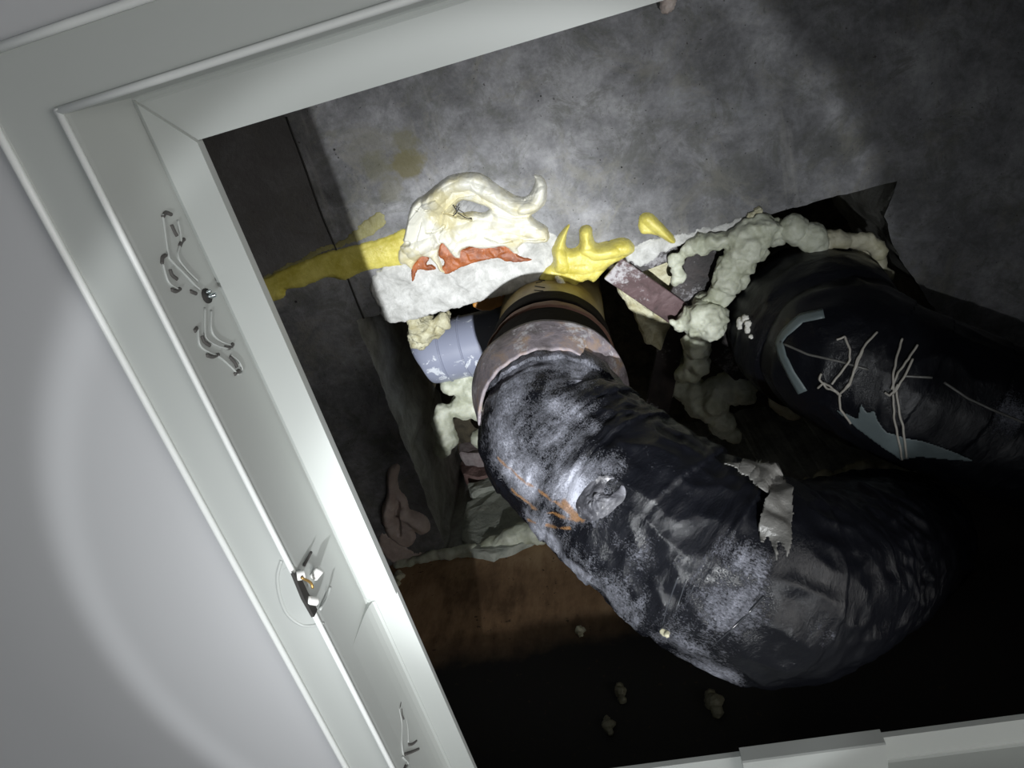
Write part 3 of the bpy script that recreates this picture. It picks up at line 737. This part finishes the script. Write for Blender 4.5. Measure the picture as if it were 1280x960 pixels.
# ---------------------------------------------------------------- foam
def foamthing(name, balls, mat, label, cat='foam', **k):
    o = blob(name, balls, M[mat], None, **k); tag(o, label, cat); return o
def line(pts): return [(at(u, v, Z), r) for (u, v, Z, r) in pts]
b = beads(line([(858, 315, .797, .007), (880, 306, .795, .010), (905, 298, .793, .012), (930, 296, .79, .014), (955, 290, .79, .015), (975, 288, .79, .014)]), .012, .5, .3, 1)
b += beads(line([(855, 308, .797, .006), (848, 325, .797, .007), (845, 345, .80, .006), (840, 352, .80, .004)]), .006, .6, .4, 2)
b += beads(line([(938, 305, .79, .015), (924, 325, .79, .014), (912, 345, .79, .014), (900, 366, .795, .011), (890, 386, .80, .013)]), .01, .45, .3, 3)
b += [(at(900, 340, .79), .008), (at(925, 312, .788), .014), (at(946, 314, .792), .010), (at(905, 362, .795), .008)]
foamthing('foam_mass', b, 'foam', 'big branching mass of pale cured foam under the slab edge', amp=.0045, freq=48, vox=.0022)
b = beads(line([(862, 396, .795, .010), (880, 398, .79, .017), (893, 400, .79, .016), (880, 412, .792, .014)]), .01, .45, .3, 5)
b += beads(line([(870, 420, .80, .010), (872, 440, .81, .013), (868, 455, .815, .012), (858, 470, .82, .010)]), .01, .5, .4, 6)
b += [(at(846, 405, .795), .004), (at(852, 408, .795), .006), (at(840, 403, .795), .003)]
foamthing('foam_mass', b, 'foam', 'lumpy pale foam hanging at the strap crossing', amp=.004, freq=55, vox=.0022)
b = beads(line([(845, 440, .87, .012), (842, 480, .87, .016), (880, 500, .85, .018), (905, 490, .84, .02), (940, 480, .84, .014)]), .01, .5, .4, 7)
b += beads(line([(890, 505, .85, .016), (905, 530, .845, .012), (918, 548, .84, .006)]), .01, .5, .3, 8)
foamthing('foam_mass', b, 'foam', 'greyish foam sagging in the middle of the opening behind the big pipe', amp=.004, freq=50)
b = beads(line([(965, 480, .83, .012), (975, 495, .82, .016), (990, 508, .81, .013), (1002, 512, .808, .006)]), .01, .5, .3, 9)
foamthing('foam_mass', b, 'foam_old', 'yellowish foam under the left side of the right pipe', amp=.002, freq=40)
for (u, v, r, l) in [(992, 286, .0155, 'rounded foam knob behind the right pipe, nearer the branching foam'), (1014, 297, .0165, 'rounded foam knob directly above the right pipe collar')]:
    foamthing('foam_lump', [(at(u, v, .788), r), (at(u + 6, v + 8, .79), r * .8)], 'foam', l, amp=.0012, freq=50)
b = beads(line([(1030, 300, .795, .010), (1060, 298, .80, .008), (1090, 306, .80, .008), (1104, 312, .795, .009)]), .01, .5, .3, 12) + beads(line([(1040, 305, .82, .014), (1080, 315, .82, .014), (1105, 345, .82, .010)]), .01, .4, .2, 13)
foamthing('foam_bead', b, 'foam_old', 'dim foam bead curving over the right pipe collar', amp=.002, freq=45)
foamthing('foam_crumb', [((hitC(u, v)[0] or at(u, v, .79)) - V3(0, 0, .002), r) for u, v, r in [(926, 401, .0045), (931, 397, .0045), (935, 404, .004), (934, 412, .0035), (925, 407, .0035), (938, 420, .0025)]], 'whitechip', 'small knobbly white foam crumb left of the right pipe', amp=.001, freq=150, vox=.0009)
foamthing('foam_crumb', [(at(938, 270, .797), .004), (at(948, 264, .797), .0045), (at(953, 272, .797), .003), (at(936, 274, .798), .003)], 'cream', 'small cream crumb stuck on the slab edge above the foam', amp=.001, freq=120, vox=.001)
b = beads(line([(500, 706, .798, .007), (525, 698, .796, .008), (560, 692, .796, .009), (600, 688, .796, .011), (640, 674, .795, .014), (672, 664, .794, .016), (700, 662, .795, .012)]), .01, .4, .25, 14)
foamthing('foam_bead', b, 'foam', 'long foam bead along the top of the brown board, left of the big pipe', amp=.0018, freq=45, squash=(1, .8, .8))
b = beads(line([(1004, 608, .798, .006), (1030, 600, .797, .010), (1060, 596, .797, .009), (1082, 588, .797, .012), (1120, 588, .797, .008), (1160, 580, .798, .006), (1194, 576, .799, .004)]), .01, .4, .3, 15)
foamthing('foam_bead', b, 'foam_old', 'dim foam bead along the far edge under the right pipe', amp=.002, freq=60)
b = beads(line([(520, 402, .84, .010), (530, 412, .85, .013), (525, 425, .87, .010), (545, 404, .85, .010), (560, 398, .85, .008)]), .01, .5, .4, 16)
foamthing('foam_mass', b, 'cream', 'crumbly cream foam above the grey plastic fitting', 'foam', amp=.004, freq=70)
b = beads(line([(560, 482, .90, .016), (590, 478, .92, .020), (600, 500, .92, .018), (570, 505, .90, .014)]), .01, .5, .4, 17)
b += beads(line([(555, 512, .895, .014), (552, 530, .89, .013), (560, 548, .89, .013)]), .01, .6, .2, 18) + [(at(553, 562, .89), .012), (at(600, 548, .93), .014), (at(618, 545, .93), .014)]
foamthing('foam_mass', b, 'foam', 'stacked grey-white foam lumps below the grey plastic fitting', amp=.002, freq=45)
# drips of foam on the brown board
for (u, v, r, k, l) in [(498, 722, .008, 1.4, 'foam drip at the left end of the brown board, by the rail'), (725, 789, .0055, 1.2, 'small foam drip in the middle of the brown board'), (776, 865, .006, 1.7, 'foam drip low on the dark board, upper of two close ones'),
                        (760, 906, .0065, 1.3, 'lowest foam drip on the dark board'), (892, 878, .009, 1.3, 'dim foam smear on the board below the big pipe'), (831, 790, .0035, 1.2, 'tiny yellow foam crumb beside the lower bend of the big pipe')]:
    if u == 831: p, n = hitM(u, v)
    else: p = atY(u, v, .602)
    if p: foamthing('foam_drip', [(p, r * .9), (p + V3(.001, -.001, -r * k), r * .6), (p + V3(-.001, 0, r * k * .7), r * .6), (p + V3(r * .6, 0, r * .2), r * .5)], 'foam_dark' if v > 850 else 'foam_old', l, amp=.0012, freq=90, vox=.0011)

# ---------------------------------------------------------------- mortar patch and sealants on the soffit
o = smear('mortar_patch', [(462, 362), (470, 338), (515, 322), (600, 300), (690, 290), (705, 330), (690, 352), (640, 366), (600, 376), (545, 392), (488, 404), (474, 385)], M['patch'], None, .8005, .0035, .009, rough=.0022, rf=55, jag=.002, ntr=saw(38, 3.3, .0013, 3))
tag(o, 'rough whitish mortar patch along the broken slab edge, under the white sealant', 'mortar')
o = smear('mortar_patch', [(780, 318), (800, 302), (850, 292), (930, 274), (950, 270), (940, 284), (880, 300), (840, 310), (800, 332)], M['patch'], None, .8005, .002, .004, rough=.002, rf=70, jag=.003)
tag(o, 'thin gritty mortar along the slab edge between the yellow blob and the foam', 'mortar')
o = smear('sealant_band', [(300, 385), (326, 350), (400, 318), (440, 307), (480, 297), (512, 284), (520, 300), (512, 328), (480, 334), (452, 340), (430, 350), (410, 346), (380, 358), (358, 362), (354, 372), (320, 382)], M['yellow'], None, .8, .005, .008,
          strokes=[([(330, 368), (420, 336), (510, 305)], .012, .002)], rough=.0006, rf=50, jag=.0006)
tag(o, 'long yellow sealant band running left into shadow under the slab', 'sealant')
o = smear('sealant_film', [(330, 345), (400, 310), (430, 298), (462, 270), (478, 264), (482, 280), (460, 296), (430, 306), (400, 318), (340, 350)], M['olive'], None, .8, .0008, .003, rough=.0004, rf=120, jag=.002)
tag(o, 'thin olive sealant film smeared above the yellow band', 'sealant')
for poly, l in [([(514, 350), (514, 334), (520, 326), (528, 317), (536, 322), (533, 331), (540, 330), (545, 336), (535, 338), (522, 337), (518, 350)], 'small hooked orange plastic shard at the left under the white sealant'),
                ([(548, 318), (552, 302), (562, 300), (568, 312), (580, 310), (630, 300), (648, 318), (664, 325), (640, 328), (622, 322), (600, 326), (575, 334), (560, 342), (550, 336), (556, 328)], 'long ragged orange plastic shard showing under the white sealant')]:
    o = smear('plastic_shard', poly, M['orange'], None, .797, .0035, .0015, rough=.0008, rf=120, jag=.0012, ntr=saw(60, 1.1, .0008)); tag(o, l, 'shard')
poly = [(500, 328), (498, 310), (506, 292), (511, 266), (519, 250), (532, 242), (545, 231), (560, 220), (580, 215.5), (602, 217), (618, 228), (640, 242), (655, 246), (664, 239), (669, 226), (667, 218), (678, 221), (684, 234), (682, 252), (672, 263), (664, 269), (672, 276), (685, 285), (685, 300),
        (668, 303), (655, 303), (648, 309), (650, 316), (642, 316), (632, 307), (615, 309), (600, 310), (588, 307), (578, 312), (577, 322), (568, 320), (561, 309), (553, 303), (549, 318), (556, 335), (562, 340), (550, 338), (543, 326), (530, 319), (520, 328), (516, 336), (508, 330)]
st = [([(513, 300), (516, 268), (528, 250), (545, 240), (545, 262), (536, 290), (524, 312)], .012, .006), ([(540, 248), (562, 226), (590, 222), (615, 236), (645, 254), (666, 252), (677, 232)], .010, .007),
      ([(555, 250), (580, 236), (610, 246), (650, 262), (668, 266)], .013, .004), ([(566, 300), (600, 290), (640, 294), (680, 292)], .016, .005), ([(575, 275), (620, 270), (670, 282)], .012, .003),
      ([(504, 318), (520, 308), (545, 300)], .008, .004), ([(655, 258), (672, 250), (678, 236)], .006, .004),
      ([(556, 262), (570, 268)], .0015, -.006), ([(572, 266), (590, 272)], .0015, -.005), ([(608, 292), (625, 300), (640, 298)], .0014, -.005), ([(655, 297), (680, 295)], .0014, -.005),
      ([(536, 286), (552, 284)], .002, -.005), ([(500, 302), (512, 300)], .003, -.006), ([(522, 258), (528, 259)], .001, -.003), ([(534, 259), (541, 258)], .001, -.003), ([(550, 300), (546, 290), (556, 280)], .002, -.004)]
fl = [([(505, 300), (514, 272), (530, 252), (548, 244), (556, 256)], .006, .004), ([(552, 290), (556, 262), (575, 244), (600, 240)], .007, .003), ([(615, 262), (640, 268), (668, 268)], .006, .003),
      ([(620, 300), (598, 294), (575, 300), (566, 312)], .006, .0035), ([(545, 310), (540, 290), (548, 272)], .005, .003), ([(662, 292), (640, 286), (615, 292)], .006, .003), ([(680, 284), (650, 280), (612, 282)], .008, .002),
      ([(530, 316), (524, 296), (530, 272)], .005, .003), ([(612, 222), (632, 238), (655, 248), (668, 240)], .005, -.003)]
o = smear('sealant_smear', poly, M['white'], None, .8, .0085, .0045, strokes=st, flaps=fl, hole=[(569, 262), (574, 252), (584, 249), (600, 254), (612, 260), (604, 265), (590, 264), (578, 266)], res=.0006, rough=.0007, rf=40, jag=.0006, ntr=saw(26, 5.7, .0020, 2.2))
tag(o, 'large cream-white sealant smear with folded curls on the slab', 'sealant')
for pts in [[(566, 256), (571, 264), (569, 268)], [(574, 259), (570, 266), (566, 270)], [(572, 266), (582, 272), (590, 274)]]:
    tube('embedded_hair', [at(u, v, .784) for u, v in pts], .0006, M['gap'], o, 5, 8)
poly = [(672, 347), (680, 336), (690, 326), (689, 312), (694, 300), (704, 286), (712, 280), (708, 296), (708, 308), (716, 310), (724, 304), (724, 288), (730, 281), (739, 284), (741, 296), (745, 303), (756, 302), (775, 297), (788, 300), (793, 312), (780, 322), (764, 330), (752, 342), (742, 352), (735, 349), (728, 352), (722, 354), (716, 366), (710, 360), (707, 352), (695, 355), (684, 352)]
o = smear('sealant_blob', poly, M['yellow'], None, .8, .010, .007, strokes=[([(702, 292), (698, 312), (702, 330)], .008, .005), ([(731, 288), (732, 304), (745, 310), (780, 306)], .009, .006), ([(700, 322), (730, 322), (760, 318)], .014, .005), ([(715, 340), (730, 338)], .012, .003), ([(712, 306), (722, 306)], .003, -.005)],
          res=.0007, rough=.0007, rf=45, jag=.0005, ntr=saw(24, 2.2, .0015, 2))
tag(o, 'glossy yellow sealant blob with horns right of the white smear', 'sealant')
o = smear('sealant_blob', [(798, 282), (799, 270), (806, 266), (815, 267), (826, 278), (838, 290), (845, 300), (838, 304), (828, 298), (815, 292), (802, 292)], M['yellow'], None, .8, .006, .005, strokes=[([(808, 272), (825, 286), (840, 300)], .006, .004)], rough=.0005, jag=.0005)
tag(o, 'small drop-shaped yellow sealant blob near the foam', 'sealant')
o = blob('sealant_chip', [(at(700, 351, .787), .004), (at(703, 355, .787), .0035), (at(697, 348, .787), .003)], M['whitechip'], None, vox=.0009, amp=.0006, freq=120); tag(o, 'small white chip on the lower edge of the yellow blob', 'chip')
o = smear('plastic_shard', [(590, 380), (606, 371), (634, 366), (640, 372), (628, 382), (604, 388)], M['amber'], None, .845, .004, .002, jag=.001); tag(o, 'small amber-brown plastic scrap above the grey plastic fitting', 'shard')
# pinkish putty on the left soffit
poly = [(484, 590), (492, 580), (500, 582), (497, 600), (500, 612), (508, 622), (512, 636), (524, 640), (536, 650), (537, 662), (526, 668), (516, 662), (520, 672), (512, 682), (500, 680), (486, 668), (478, 650), (478, 632), (484, 616)]
o = smear('putty_lump', poly, M['putty'], None, .8, .006, .006, strokes=[([(490, 590), (488, 615), (484, 650)], .008, .006), ([(505, 640), (530, 656)], .010, .007), ([(498, 625), (500, 665)], .003, -.005)], rough=.0008, rf=40, jag=.0008, ntr=saw(30, 9.1, .002, 2))
tag(o, 'pinkish folded putty lump on the dark soffit beside the rail', 'putty')
o = smear('putty_film', [(476, 668), (490, 672), (520, 690), (560, 688), (600, 684), (560, 700), (500, 710), (486, 700), (474, 684)], M['putty'], None, .8, .002, .004, rough=.001, rf=60, jag=.003)
tag(o, 'thin putty film spread from the pinkish lump to the foam bead', 'putty')
o = blob('plaster_stub', [(at(836, -8, .77), .007), (at(835, 0, .77), .0075), (at(834, 8, .77), .0065)], M['putty'], None, vox=.0012, amp=.0006, freq=90); tag(o, 'small greyish-brown stub hanging at the top edge of the photo', 'stub')
